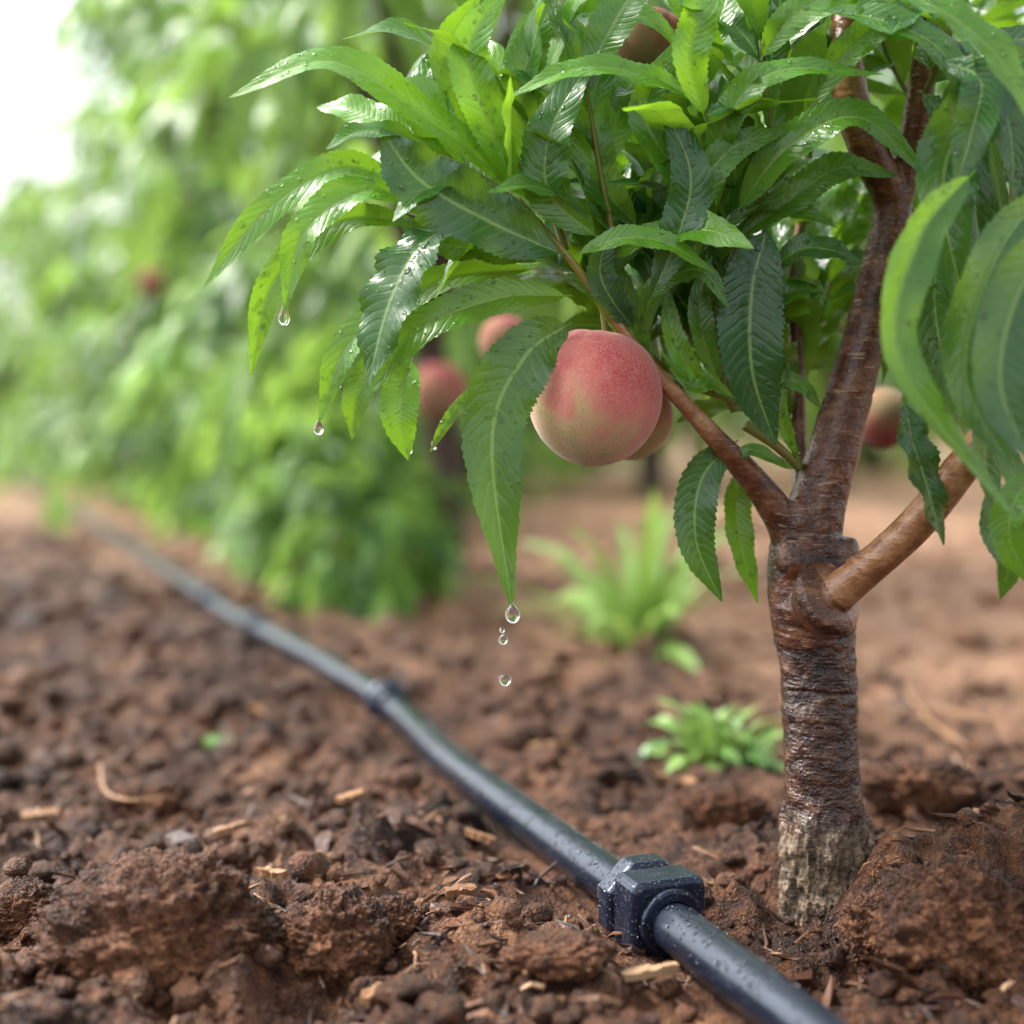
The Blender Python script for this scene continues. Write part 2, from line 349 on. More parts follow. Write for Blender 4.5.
# ================= GROUND =================
TB=G(828,912)            # trunk foot
pipe_pts=[G(px,py,.012) for px,py in ((905,1110),(835,1050),(770,1000),(660,918),(555,843),(450,762),(390,705),(300,652),(210,601),(150,559),(90,521),(48,498))]
pipe_pts.append(pipe_pts[-1]+(pipe_pts[-1]-pipe_pts[-2])*2)
pipe_pts=[pipe_pts[0]+(pipe_pts[0]-pipe_pts[1])*3]+pipe_pts
PP=np.array(pipe_pts);PS=cat(PP,np.linspace(0,1,900))
def pdist(x,y):
    px=np.interp(y,PS[:,1],PS[:,0]);return np.abs(x-px)*.93
MOUNDS=[(0.232,0.735,.050,.035,.038),(0.285,0.75,.06,.045,.046),(0.20,.82,.05,.04,.018),(-.19,.68,.055,.03,.010),(0.36,.95,.10,.07,.03)]
def gh(x,y):
    pd=pdist(x,y);fl=1-np.exp(-(pd/.042)**2)
    h=.018*fbm(x*2.1,y*2.1,x*0+3,3)*(.15+.85*fl)*np.clip(y,0,1.5)
    r=1-np.abs(vn(x*13,y*13,x*0+8));h=h+.015*(r-.6)*(.25+.75*fl)
    h=h+(.0095*fbm(x*34,y*34,x*0+1,3,.65)+.0045*fbm(x*140,y*140,x*0+2,2))*(.4+.6*fl)
    r2=np.maximum(0,vn(x*22,y*22,x*0+18)-.25);h=h+.024*r2*fl
    for cx,cy,sx,sy,a in MOUNDS:
        e=np.exp(-((x-cx)/sx)**2-((y-cy)/sy)**2);h=h+a*e*(1+.3*fbm(x*28,y*28,x*0+5,2))*fl
    td=np.hypot(x-TB[0],y-TB[1]);h=h*(1-.55*np.exp(-(td/.026)**2))
    # stay below the pipe's underside far away, where the sheet is coarse
    far=np.clip((y-1.6)/1.2,0,1)*np.exp(-(pd/.12)**2);h=h*(1-far)
    fade=np.exp(-np.maximum(0,np.hypot(x,y)-8)/25)
    return (h-.006)*fade
def axis(lo,hi,st,far,gr,back,gb):
    a=list(np.arange(lo,hi,st));s=st
    while a[-1]<far: s*=gr;a.append(a[-1]+s)
    b=[lo];s=st
    while b[-1]>back: s*=gb;b.append(b[-1]-s)
    return np.array(b[:0:-1]+a)
ax=axis(-.48,.50,.0025,300,1.032,-300,1.032);ay=axis(.5,1.4,.0025,300,1.024,-60,1.07)
X,Y=np.meshgrid(ax,ay);Z=gh(X,Y)
nx,ny=len(ax),len(ay);i=np.arange(ny-1)[:,None]*nx;j=np.arange(nx-1)[None]
F=np.stack([i+j,i+j+1,i+nx+j+1,i+nx+j],-1).reshape(-1,4)
ground=link('ground',mkmesh('ground',np.stack([X,Y,Z],-1).reshape(-1,3),F,M_soil));meta(ground,'dark reddish brown mulched orchard soil','ground',kind='structure')
import bmesh
def ico(s):
    bm=bmesh.new();bmesh.ops.create_icosphere(bm,subdivisions=s,radius=1)
    V=np.array([v.co[:] for v in bm.verts]);F=np.array([[v.index for v in f.verts] for f in bm.faces]);bm.free();return V,F
IV,IF=ico(2)
def place(n,xr,ylo,yhi,pw=1.):
    u=rng.random(n);y=ylo*(yhi/ylo)**(u**pw);x=rng.uniform(*xr,n)*np.clip(y*.75,.45,3);return x,y
n=12000;x,y=place(n,(-1,1),.5,4.0)
sz=(.0013+.0115*rng.random(n)**4.2)*np.clip(y,.8,2.2);
keep=(pdist(x,y)>.013+sz*.8)&(np.hypot(x-TB[0],y-TB[1])>.026+sz);x,y,sz=x[keep],y[keep],sz[keep];n=len(x);z=gh(x,y)
V=IV[None]*np.ones((n,1,1));off=rng.uniform(0,99,(n,1,3));q=V*1.6+off
V=V*(1+.42*vn(q[...,0],q[...,1],q[...,2])[...,None]+.25*vn(q[...,0]*2.7,q[...,1]*2.7,q[...,2]*2.7)[...,None])
V=V*sz[:,None,None]*rng.uniform(.6,1.2,(n,1,3));V[...,2]*=.8;V+=np.stack([x,y,z+sz*.25],-1)[:,None]
F=(IF[None]+(np.arange(n)*len(IV))[:,None,None]).reshape(-1,3)
o=link('soil_crumbs',mkmesh('soil_crumbs',V.reshape(-1,3),F,M_soil));meta(o,'loose dark brown soil crumbs scattered over the orchard floor','soil',kind='stuff')
# chips (stuff)
n=25000;x,y=place(n,(-1,1),.5,4.5,1.1)
clump=vn(x*9,y*9,x*0+77)
keep=(pdist(x,y)>.0145)&(np.hypot(x-TB[0],y-TB[1])>.030)&(rng.random(n)<np.clip(.6+1.2*clump,.12,1))&(rng.random(n)<np.clip(2.6-(y+1.3*x),.12,1));x,y=x[keep],y[keep];n=len(x);z=gh(x,y)
sc=np.clip(y,.85,2.2)
L=(.003+.024*rng.random(n)**2.2)*sc;W=L*np.where(rng.random(n)<.65,rng.uniform(.03,.11,n),rng.uniform(.15,.45,n));H=np.minimum(W*.5,.0014*sc)
box=np.array([[a,b*(1-.55*abs(a)),c] for a in(-1,0,1) for b in(-1,1) for c in(-1,1)],float)
V=box[None]*np.ones((n,1,1))*(1+rng.uniform(-.5,.25,(n,12,3)))
V=V*np.stack([L,W,H],-1)[:,None]*.6
V[:,4:8,2]+=(L*rng.uniform(-.02,.16,n))[:,None];V[:,4:8,1]+=(L*rng.uniform(-.16,.16,n))[:,None]
yaw=rng.uniform(0,6.28,n);pi=rng.normal(0,.34,n);ro=rng.normal(0,.5,n)
def R(ax_,a):
    c,s=np.cos(a),np.sin(a);o_=np.ones_like(a);z_=np.zeros_like(a)
    if ax_==0:m_=[[o_,z_,z_],[z_,c,-s],[z_,s,c]]
    if ax_==1:m_=[[c,z_,s],[z_,o_,z_],[-s,z_,c]]
    if ax_==2:m_=[[c,-s,z_],[s,c,z_],[z_,z_,o_]]
    return np.moveaxis(np.array(m_),-1,0)
Rm=R(2,yaw)@R(1,pi)@R(0,ro);V=np.einsum('nij,nkj->nki',Rm,V)+np.stack([x,y,z+.0008+L*.05],-1)[:,None]
BF=np.array([[0,1,3,2],[8,10,11,9],[0,4,5,1],[4,8,9,5],[2,3,7,6],[6,7,11,10],[0,2,6,4],[4,6,10,8],[1,5,7,3],[5,9,11,7]])
F=(BF[None]+(np.arange(n)*12)[:,None,None]).reshape(-1,4)
o=link('wood_chips',mkmesh('wood_chips',V.reshape(-1,3),F,M_chip,smooth=False,attrs={'tint':np.repeat(np.clip(rng.random(n)**1.5,0,1),12)}));meta(o,'scattered brown and tan wood chip mulch on the soil','mulch',kind='stuff')
# individual lumps
CV,CF=ico(6)
def clod(px,py,w,h,d,seed,label,lift=.35):
    p=G(px,py,0.0);p[2]=max(-.002,gh(np.array([p[0]]),np.array([p[1]]))[0])
    q=CV+seed*7.7
    r=1+.22*fbm(q[:,0]*1.4,q[:,1]*1.4,q[:,2]*1.4,3)+.10*(1-np.abs(vn(q[:,0]*4,q[:,1]*4,q[:,2]*4)))+.09*fbm(q[:,0]*9,q[:,1]*9,q[:,2]*9,4,.75)
    V=CV*r[:,None]*np.array([w,d,h])
    o=link('soil_clod',mkmesh('soil_clod',V,CF,M_clod),p+np.array([0,0,h*lift]));meta(o,label,'clod',group='lumps of soil on the ground')
    return o
clod(155,985,.050,.032,.028,1,'large crumbly reddish brown soil clod on mulch',.5)
clod(325,965,.028,.024,.022,2,'dark moist soil clod lying on the mulch',.45)
clod(385,950,.016,.012,.014,3,'small brown soil clod beside larger lumps')
clod(150,805,.024,.014,.02,4,'brown soil lump on the mulch')
clod(960,980,.036,.030,.028,5,'crumbly brown soil lump at the tree foot',.55)
clod(890,955,.020,.018,.016,12,'small crumbly lump against the trunk foot',.5)
clod(720,820,.026,.014,.02,6,'dark soil lump near the trunk')
clod(915,825,.034,.016,.02,9,'dark moist soil lump behind the trunk')
clod(560,1000,.022,.008,.018,8,'flat dark soil lump beside the pipe')
clod(20,930,.02,.013,.018,10,'dark soil lump among wood chips')
# wood pieces
def woodpiece(px,py,L,W,yaw,tint,seed):
    p=G(px,py);p[2]=gh(np.array([p[0]]),np.array([p[1]]))[0]+.009
    r=np.random.default_rng(seed);k=10
    top=[];
    for s_ in (1,-1):
        for a in np.linspace(-1,1,k): top.append((a*s_*L/2*(1+r.uniform(-.05,.05)),s_*W/2*(1-.35*abs(a)**3)*(1+r.uniform(-.25,.25))))
    top=np.array(top);n_=len(top);V=np.vstack([np.c_[top,np.full(n_,.0015)+r.uniform(0,.0015,n_)],np.c_[top*.95,np.full(n_,-.0015)],[[0,0,.0025]],[[0,0,-.0015]]])
    F=[]
    for a in range(n_):
        b_=(a+1)%n_;F+= [(a,b_,2*n_),(b_+n_,a+n_,2*n_+1),(a,a+n_,b_),(b_,a+n_,b_+n_)]
    o=link('wood_piece',mkmesh('wood_piece',V,F,M_chip,smooth=False,attrs={'tint':np.full(len(V),tint)}),p);o.rotation_euler=(r.uniform(-.25,.25),r.uniform(-.25,.25),yaw)
    meta(o,'pale tan splinter of wood lying on the soil','wood piece',group='wood pieces on the ground')
for a in ((900,803,.045,.017,.1,.98,1),(552,768,.034,.02,-.6,.93,2),(148,877,.022,.008,.1,.97,3),(660,775,.022,.012,.5,.9,4),(690,800,.018,.01,1.2,.92,5),(650,1000,.03,.006,.5,.97,6),(375,1012,.02,.008,1.2,.9,7),(230,860,.02,.009,.3,.88,8),(40,820,.024,.01,.5,.85,9),(480,860,.02,.006,-.4,.85,10),(990,905,.018,.005,-.6,.95,11),(460,945,.016,.006,.3,.8,12),(350,850,.02,.008,.9,.9,13),(270,915,.018,.006,-.3,.9,14)): woodpiece(*a)
# ================= TREE =================
tree=empty('peach_tree',TB);meta(tree,'young peach tree with dark bark, wet green leaves and ripening fruit','tree')
W_=lambda px,y:px/2*y/FPX
def path(pts,k=1.): # (px,py,Y,wpx,young)
    c=np.array([S(a,b,y)-TB for a,b,y,w,g in pts]);r=np.array([W_(w,y)*k for a,b,y,w,g in pts]);return c,r,np.array([p[4] for p in pts])
y0=TB[1]
paths=[
 ([(838,950,y0,112,0),(832,912,y0,98,0),(828,880,y0,90,0),(825,850,y0,86,0),(823,800,y0,80,0),(820,740,y0,78,0),(819,690,y0,78,0),(817,650,y0,82,0),(812,612,y0,88,0),(807,575,y0,84,0),(806,545,y0,74,0.05),(816,510,y0,60,.15),(831,460,y0,53,.3),(847,400,y0+.003,49,.36),(864,340,y0+.006,45,.38),(880,270,y0+.01,42,.38),(892,205,y0+.012,40,.38),(868,150,y0+.0,38,.45),(850,95,y0+.0,38,.64),(846,20,y0+.01,30,.5),(835,-90,y0+.03,24,.5),(820,-260,y0+.05,16,.6)],.97),
 ([(892,225,y0+.012,32,.38),(905,170,y0+.01,30,.4),(918,110,y0,28,.45),(930,20,y0-.01,24,.5),(950,-120,y0-.02,16,.6)],1),
 ([(800,560,y0,48,.05),(782,520,y0-.005,38,.25),(755,482,y0-.01,30,.42),(720,443,y0-.018,24,.52),(690,410,y0-.022,19,.64),(655,372,y0-.026,15,.74),(618,325,y0-.03,12,.80),(590,285,y0-.034,10,.88),(558,245,y0-.036,8,.95),(518,198,y0-.04,5,1)],.95),
 ([(800,610,y0-.010,46,.3),(826,600,y0-.030,44,.5),(868,568,y0-.044,38,.6),(920,520,y0-.056,38,.6),(985,440,y0-.08,37,.6),(1060,370,y0-.11,34,.58),(1150,260,y0-.13,30,.5)],.95),
 ([(802,520,y0+.012,22,.3),(800,450,y0+.03,16,.5),(797,370,y0+.035,16,.52),(795,280,y0+.04,14,.55),(805,180,y0+.045,10,.7),(800,60,y0+.05,8,.8)],1),
]
tl=[];SP=[];SG=[]
for p_,kk in paths:
    c,r,g=path(p_,kk);tl.append((c,r,90,24));tt=np.linspace(0,1,90);SP.append(cat(c,tt));SG.append(cat(g[:,None],tt)[:,0])
cc=S(832,596,y0-.034)-TB;dd=nrm((S(868,568,y0-.044)-S(800,610,y0-.010)))
tl.append((np.array([cc-dd*.018,cc-dd*.007,cc-dd*.001,cc+dd*.0025]),np.array([.012,.0190,.0196,.0130]),14,28))
SP.append(np.array([cc-dd*.004,cc]));SG.append(np.array([.12,.25]))
SP=np.vstack(SP);SG=np.concatenate(SG)
for (px,py,dy,r_) in ((796,560,-.012,.011),(842,560,-.006,.011),(802,525,-.008,.0095)):
    c0=S(px,py,y0+dy)-TB;tl.append((np.array([c0+[0,0,-.012],c0,c0+[0,0,.012]]),np.array([r_*.6,r_,r_*.6]),8,16))
me=tubes_mesh('t',tl,M_bark);tmp=link('t',me)
md=tmp.modifiers.new('r','REMESH');md.mode='VOXEL';md.voxel_size=.0009;md.use_smooth_shade=True
md=tmp.modifiers.new('s','SMOOTH');md.factor=.6;md.iterations=4
dg=bpy.context.evaluated_depsgraph_get();ev=tmp.evaluated_get(dg);tm=bpy.data.meshes.new_from_object(ev)
nv=len(tm.vertices);V=np.empty(nv*3,np.float32);tm.vertices.foreach_get('co',V);V=V.reshape(-1,3).astype(float)
Nn=np.empty(nv*3,np.float32);tm.vertices.foreach_get('normal',Nn);Nn=Nn.reshape(-1,3)
bpy.data.objects.remove(tmp)
yg=np.empty(nv)
for a in range(0,nv,4000):
    d=((V[a:a+4000,None]-SP[None])**2).sum(-1);yg[a:a+4000]=SG[d.argmin(1)]
amp=np.clip(1-yg*1.9,.10,1)
zz=V[:,2]+.003*vn(V[:,0]*40,V[:,1]*40,V[:,2]*25)
rl=np.abs(vn(V[:,0]*7,V[:,1]*7,zz*70));gro=np.exp(-(rl/.055)**2)*np.clip(.6+1.4*vn(V[:,0]*50,V[:,1]*50,V[:,2]*30),0,1)
lump=fbm(V[:,0]*60,V[:,1]*60,V[:,2]*50,3)
fine=fbm(V[:,0]*170,V[:,1]*170,V[:,2]*260,3)
flake=np.maximum(0,vn(V[:,0]*75,V[:,1]*75,V[:,2]*110)-.25)
basem=np.clip((.060-V[:,2])/.010,0,1)
d=amp*(-.0018*gro+.0009*lump+.0005*fine+.0020*flake-.0003)+basem*(.0022*fbm(V[:,0]*230,V[:,1]*230,V[:,2]*60,4,.65)+.0012)
root=np.clip((.025-V[:,2])/.04,0,1);th=np.arctan2(V[:,1],V[:,0]);d=d+root*.007*np.maximum(0,np.sin(th*4+1))
V=V+Nn*d[:,None]
tm.vertices.foreach_set('co',V.astype(np.float32).ravel())
for an,av in (('young',yg),('groove',gro*(amp>.5)*(1-basem))):
    a=tm.attributes.new(an,'FLOAT','POINT');a.data.foreach_set('value',av.astype(np.float32))
tm.materials.clear();tm.materials.append(M_bark);tm.name='trunk';tm.update()
trunk=link('trunk',tm,parent=tree)
tw=[[(735,412,.765,8,0),(722,380,.765,10,0),(717,300,.765,11,0),(713,240,.765,10,0),(712,180,.765,8,0)],
    [(640,362,.752,7,0),(680,382,.75,7,0),(742,404,.755,6,0)],
    [(745,425,.76,11,0),(775,445,.76,10,0),(800,468,.765,10,0)],
    [(602,310,.742,5,0),(605,325,.742,7,0),(606,338,.742,7,0)]]
tubes=[]
for p_ in tw:
    c,r,g=path(p_);tubes.append((c,r,30,10))
shoots=[
 ([(602,300,.745),(612,240,.74),(600,170,.735),(585,80,.73)],14,.125,(.0,.9)),
 ([(640,360,.755),(655,290,.76),(650,200,.765),(640,90,.77)],17,.13,(.2,1)),
 ([(717,300,.765),(713,200,.76),(708,100,.755),(700,-20,.75)],16,.125,(.0,.9)),
 ([(717,330,.765),(750,270,.77),(780,180,.77),(800,60,.76)],15,.13,(.1,1)),
 ([(797,300,.80),(805,200,.80),(815,100,.79),(820,-20,.79)],15,.13,(.1,1)),
 ([(700,330,.77),(740,240,.76),(770,150,.745),(760,40,.735)],13,.125,(.0,.9)),
 ([(565,250,.74),(545,180,.75),(540,100,.76),(560,0,.77)],13,.12,(.0,.8)),
 ([(540,225,.735),(500,190,.73),(460,165,.73),(420,150,.73)],8,.10,(.0,.8)),
 ([(535,200,.76),(500,130,.76),(480,60,.77),(470,-20,.78)],11,.11,(.0,.9)),
 ([(918,110,.77),(940,60,.74),(960,0,.72),(980,-60,.7)],14,.13,(.1,.9)),
 ([(905,170,.78),(950,160,.78),(1000,130,.78),(1060,110,.77)],15,.12,(.3,1)),
 ([(985,440,.70),(1000,340,.70),(1010,220,.70),(1015,100,.70)],16,.12,(.4,1)),
 ([(905,200,.80),(950,270,.82),(990,300,.84),(1040,310,.85)],18,.12,(.3,1)),
 ([(895,230,.80),(925,300,.81),(950,360,.82),(985,400,.82)],14,.09,(.3,1)),
 ([(918,110,.79),(890,60,.80),(870,0,.80),(860,-60,.8)],16,.12,(.2,1)),
 ([(850,90,.80),(800,20,.82),(760,-60,.84)],14,.12,(.2,1)),
 ([(850,60,.80),(880,0,.78),(900,-90,.75)],14,.12,(.1,.9)),
 ([(690,410,.77),(660,330,.82),(690,220,.86),(720,100,.9)],18,.12,(.3,1)),
 ([(797,370,.82),(760,280,.86),(700,160,.9),(640,60,.92)],18,.12,(.3,1)),
 ([(797,370,.82),(850,260,.88),(900,150,.9),(950,30,.9)],22,.12,(.2,1)),
 ([(880,300,.86),(920,200,.88),(960,80,.9),(1000,-20,.9)],20,.12,(.2,1)),
 ([(590,290,.745),(560,270,.78),(510,230,.80),(470,190,.82)],12,.10,(.1,.9)),
 ([(742,404,.78),(700,350,.785),(670,300,.79),(640,250,.79)],20,.085,(.1,.9)),
 ([(680,390,.79),(640,340,.79),(610,300,.79),(580,260,.785)],16,.075,(.2,1)),
 ([(797,440,.80),(770,380,.80),(750,300,.80),(735,230,.79)],20,.09,(.2,1)),
 ([(797,400,.81),(815,340,.83),(830,280,.84),(845,220,.85)],18,.085,(.0,.8)),
 ([(800,460,.80),(780,420,.79),(765,370,.785),(770,310,.78)],14,.07,(.1,.8)),
]
leaves=[]
def pxy(p): return (p[0]/p[1]*FPX+512,HOR+(CAMH-p[2])/p[1]*FPX)
def ok(*ps):
    # keep fruit, main stem and lower trunk free of stray leaves
    for p3 in ps:
        a=pxy(p3)
        if p3[1]<.772 and 515<a[0]<668 and 300<a[1]<600: return False
        if p3[1]<.86 and 515<a[0]<668 and 345<a[1]<600: return False
        if p3[1]<.84 and 668<a[0]<900 and a[1]>425: return False
        if p3[1]<.765 and 668<a[0]<900 and a[1]>370: return False
        if a[1]>340 and a[0]<668: return False
        if p3[1]<.79 and abs(a[0]-np.interp(a[1],[100,205,340,460],[905,892,864,831]))<30 and 150<a[1]: return False
        if p3[1]<.79 and abs(a[0]-850)<22 and 70<a[1]<130: return False
        if p3[1]<.79 and math.hypot(a[0]-655,a[1]-42)<30: return False
        if p3[1]<.66: return False
    return True
for c,n_,L_,tn in shoots:
    cp=np.array([S(*q) for q in c]);tubes.append((cp-TB,np.linspace(.0022,.0009,len(cp)),30,8))
    leaves+=shoot(cp,n_,L_,.0212,NV=40,NU=7,tint=tn,spread=(25,75),droop=.5,teeth=26,ok=ok,nhv=(0,-.75,.6))
link('branch',tubes_mesh('branch',tubes,M_twig),parent=tree)
crown=link('crown',pack(leaves,'crown',M_leaf,TB),parent=tree)
cam=np.array([0,-1,.25]);up=np.array([.15,-1,.55]);
H=[
 ([(572,322),(524,358),(492,440),(512,610)],.735,.705,68,8,.85,cam,.3),
 ([(520,192),(432,122),(330,62),(228,98)],.735,.70,50,-5,.15,up,.35),
 ([(412,190),(345,168),(268,210),(202,290)],.74,.72,38,0,.25,up,.4),
 ([(430,212),(368,190),(305,232),(284,312)],.73,.715,42,0,.10,up,.5),
 ([(425,222),(340,222),(272,285),(250,376)],.75,.74,36,10,.3,up,.5),
 ([(446,226),(412,256),(386,312),(368,385)],.725,.71,68,-35,.8,cam,.2),
 ([(572,296),(500,298),(415,332),(372,392)],.74,.72,42,10,.4,up,.4),
 ([(540,268),(440,282),(352,340),(318,424)],.755,.74,40,0,.3,up,.45),
 ([(470,300),(400,350),(360,390),(352,440)],.76,.75,36,0,.5,up,.45),
 ([(412,358),(402,388),(400,420),(408,460)],.745,.735,40,5,.12,cam,.3),
 ([(478,385),(462,402),(445,425),(430,452)],.75,.75,13,0,.3,cam,.3),
 ([(520,190),(488,120),(470,50),(512,-22)],.73,.715,44,10,.0,cam,.4),
 ([(505,180),(462,110),(448,50),(482,-10)],.745,.74,44,-20,.45,cam,.3),
 ([(480,170),(430,140),(425,80),(455,40)],.755,.75,40,10,.6,cam,.3),
 ([(530,170),(520,110),(530,50),(560,-10)],.75,.74,42,0,.5,cam,.3),
 ([(566,256),(490,222),(420,180),(380,128)],.725,.71,72,-5,.9,cam,.3),
 ([(545,262),(480,250),(430,240),(395,215)],.74,.73,40,0,.6,up,.4),
 ([(705,105),(650,78),(580,68),(506,98)],.72,.70,32,0,.0,up,.4),
 ([(600,240),(548,190),(555,120),(600,50)],.725,.72,50,5,.65,cam,.35),
 ([(640,230),(600,180),(590,110),(620,30)],.745,.74,44,0,.5,cam,.4),
 ([(575,255),(622,238),(668,244),(716,274)],.715,.71,28,0,.1,up,.4),
 ([(768,225),(752,290),(752,370),(776,446)],.74,.735,66,-5,.92,cam,.35),
 ([(738,440),(702,478),(696,540),(722,602)],.755,.745,42,5,.85,cam,.3),
 ([(750,455),(737,500),(742,550),(758,604)],.78,.77,30,5,.6,cam,.35),
 ([(716,215),(722,130),(775,72),(884,74)],.73,.70,34,0,.2,up,.35),
 ([(735,215),(785,150),(860,118),(938,188)],.735,.71,46,5,.3,up,.4),
 ([(735,240),(790,200),(840,168),(898,176)],.75,.755,36,0,.45,up,.4),
 ([(715,205),(668,160),(645,105),(688,28)],.73,.72,38,0,.35,cam,.4),
 ([(705,120),(690,60),(700,10),(690,-50)],.71,.70,40,0,.05,cam,.4),
 ([(640,345),(655,290),(700,270),(730,310)],.74,.72,26,0,.5,up,.4),
 ([(655,375),(630,330),(600,290),(560,275)],.75,.74,34,0,.65,cam,.4),
 ([(650,300),(680,230),(690,170),(660,100)],.72,.715,44,10,.8,cam,.35),
 ([(770,270),(800,250),(830,250),(862,262)],.75,.745,32,0,.75,up,.4),
 ([(730,330),(770,300),(810,290),(830,310)],.77,.76,26,0,.2,up,.4),
 ([(740,400),(770,380),(800,385),(822,410)],.77,.76,20,0,.3,up,.4),
 ([(715,390),(690,370),(672,330),(668,285)],.755,.75,24,0,.1,cam,.4),
 ([(722,385),(705,345),(700,300),(712,255)],.755,.75,26,0,.45,cam,.4),
 ([(740,405),(712,385),(690,385),(660,350)],.757,.75,16,0,.05,up,.4),
 ([(800,462),(785,430),(780,400),(790,360)],.765,.76,16,0,.1,cam,.4),
 ([(795,470),(770,458),(750,450),(728,462)],.757,.75,16,0,.3,up,.4),
 ([(635,330),(612,300),(600,270),(610,225)],.74,.735,34,0,.9,cam,.4),
 ([(1045,40),(978,105),(942,190),(975,345)],.69,.67,66,10,.85,cam,.4),
 ([(975,170),(918,240),(900,360),(1020,525)],.65,.61,54,18,.5,cam,.5),
 ([(1060,180),(1000,250),(965,370),(1012,470)],.67,.62,58,15,.75,cam,.4),
 ([(1085,220),(1025,280),(1000,380),(1035,470)],.63,.60,70,12,.9,cam,.35),
 ([(1000,90),(975,180),(990,290),(1030,360)],.72,.71,56,15,.9,cam,.3),
 ([(960,210),(935,280),(945,360),(985,430)],.73,.72,46,10,.7,cam,.3),
 ([(1040,330),(1005,390),(985,450),(1000,520)],.68,.67,44,10,.8,cam,.3),
 ([(905,400),(912,440),(928,490),(944,546)],.70,.69,44,20,.9,cam,.4),
 ([(990,480),(992,530),(1008,565),(1000,600)],.68,.68,30,0,.6,cam,.4),
 ([(1040,470),(1015,500),(1010,540),(1035,590)],.66,.66,40,0,.4,cam,.4),
 ([(870,-20),(940,10),(1000,60),(1050,150)],.66,.64,44,5,.4,up,.4),
 ([(820,10),(880,20),(940,50),(975,120)],.70,.68,40,0,.5,up,.4),
 ([(940,60),(980,80),(972,130),(955,190)],.68,.66,44,0,.8,cam,.3),
 ([(920,90),(950,130),(960,190),(940,260)],.72,.71,38,0,.75,cam,.3),
 ([(960,30),(990,70),(1010,130),(1015,200)],.70,.68,42,0,.7,cam,.3),
 ([(760,60),(790,20),(840,-10),(900,-20)],.72,.71,38,0,.1,up,.4),
 ([(560,20),(600,10),(650,20),(690,60)],.75,.74,30,0,.15,up,.4),
 ([(600,60),(560,20),(530,30),(500,70)],.76,.75,32,0,.3,up,.4),
 ([(800,120),(840,60),(880,30),(930,40)],.73,.72,36,0,.15,up,.4),
 ([(700,260),(690,210),(730,150),(790,130)],.725,.72,36,0,.25,cam,.4),
]
hero_pts=[]
for pts,ya,yb,wp,roll,tn,nh,fo in H:
    ys=np.linspace(ya,yb,4);ys[1]-=.006;ys[2]-=.006
    c=[S(a,b,yy) for (a,b),yy in zip(pts,ys)]
    Lpx=sum(math.dist(pts[k],pts[k+1]) for k in range(3))
    g=leaf_geo(c,wp*np.mean(ys)/FPX*1.02,nh,110,11,int(max(14,Lpx/7)),fo,random.uniform(.08,.22),tn,roll)
    o=link('leaf',pack([g],'leaf',M_leaf,TB),parent=crown)
    hero_pts.append((g,11,110))
dv=[];df=[];o_=0
def bead(p0,n_,r):
    t1=nrm(np.cross(n_,[.3,.5,.8]));t2=np.cross(n_,t1)
    return IV[:,0:1]*t1*r+IV[:,1:2]*t2*r*1.15+IV[:,2:3]*n_*r*.55+p0+n_*r*.1
for g,NU_,NV_ in hero_pts:
    Vg=g[0].reshape(NV_,NU_,3)
    for k in range(random.randint(16,40)):
        a=random.randint(8,NV_-8);b=random.randint(1,NU_-2)
        p0=Vg[a,b];n_=np.cross(Vg[a,b+1]-Vg[a,b-1],Vg[a+2,b]-Vg[a-2,b]);n_=n_/np.linalg.norm(n_)
        if n_[1]>0 and n_[2]<.2: n_=-n_
        B=bead(p0,n_,random.uniform(.0004,.0013)*(1 if random.random()>.12 else 1.6))
        dv.append(B);df.append(IF+o_);o_+=len(B)
o=link('dew_drops',mkmesh('dew_drops',np.vstack(dv)-TB,np.vstack(df),M_water),parent=tree);o['kind']='stuff'
DV,DF=ico(4)
def drop(px,py,y,r,stretch,label):
    q=DV.copy();k=np.clip(q[:,2],0,1);q[:,:2]*=(1-(k**2*.85 if stretch>1.2 else k*0))[:,None];q[:,2]*=np.where(q[:,2]>0,stretch,1)
    q[:,0]*=1+.08*np.sin(q[:,2]*3)
    o=link('water_drop',mkmesh('water_drop',q*r,DF,M_water),S(px,py,y));meta(o,label,'water drop',group='drops of water dripping off the leaves')
drop(512.5,616,.705,.0036,2.0,'clear water drop hanging from a peach leaf tip')
drop(503,640,.705,.0023,1.5,'clear water drop falling below a leaf')
drop(505,680,.705,.0030,1.0,'round clear water drop falling below a leaf')
drop(502,630,.705,.0014,1.0,'tiny clear water drop falling below a leaf')
drop(284,320,.715,.0028,3.2,'clear water drop hanging from a pale leaf')
drop(318.5,430,.74,.0026,2.4,'clear water drop hanging from a drooping leaf tip')
# ================= PEACHES =================
def peach_mesh(seed,R,mat):
    V,F=ico(6)
    th=np.arctan2(V[:,1],V[:,0]);z=V[:,2];rxy=np.hypot(V[:,0],V[:,1])
    r=np.ones(len(V));r-=.20*np.exp(-((1-z)/.022))
    dth=np.arctan2(np.sin(th-(-2.15)),np.cos(th-(-2.15)))
    r-=.034*np.exp(-(dth/.15)**2)*np.clip((z+1),0,1)*rxy
    r+=.016*np.exp(-((dth-.5)/.35)**2)*rxy
    r+=.032*vn(V[:,0]*1.2+seed,V[:,1]*1.2,V[:,2]*1.2+.5)
    V=V*r[:,None];V[:,2]*=1.04
    return mkmesh('peach',V*R,F,mat)
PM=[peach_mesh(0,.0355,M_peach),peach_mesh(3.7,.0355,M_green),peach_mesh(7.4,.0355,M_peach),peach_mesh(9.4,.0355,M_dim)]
def peach(px,py,y,rpx,rot,k,label):
    o=link('peach',PM[k],S(px,py,y));s=rpx*y/FPX/.0355;o.scale=(s,s,s);o.rotation_euler=rot
    meta(o,label,'peach',group='peaches on the trees')
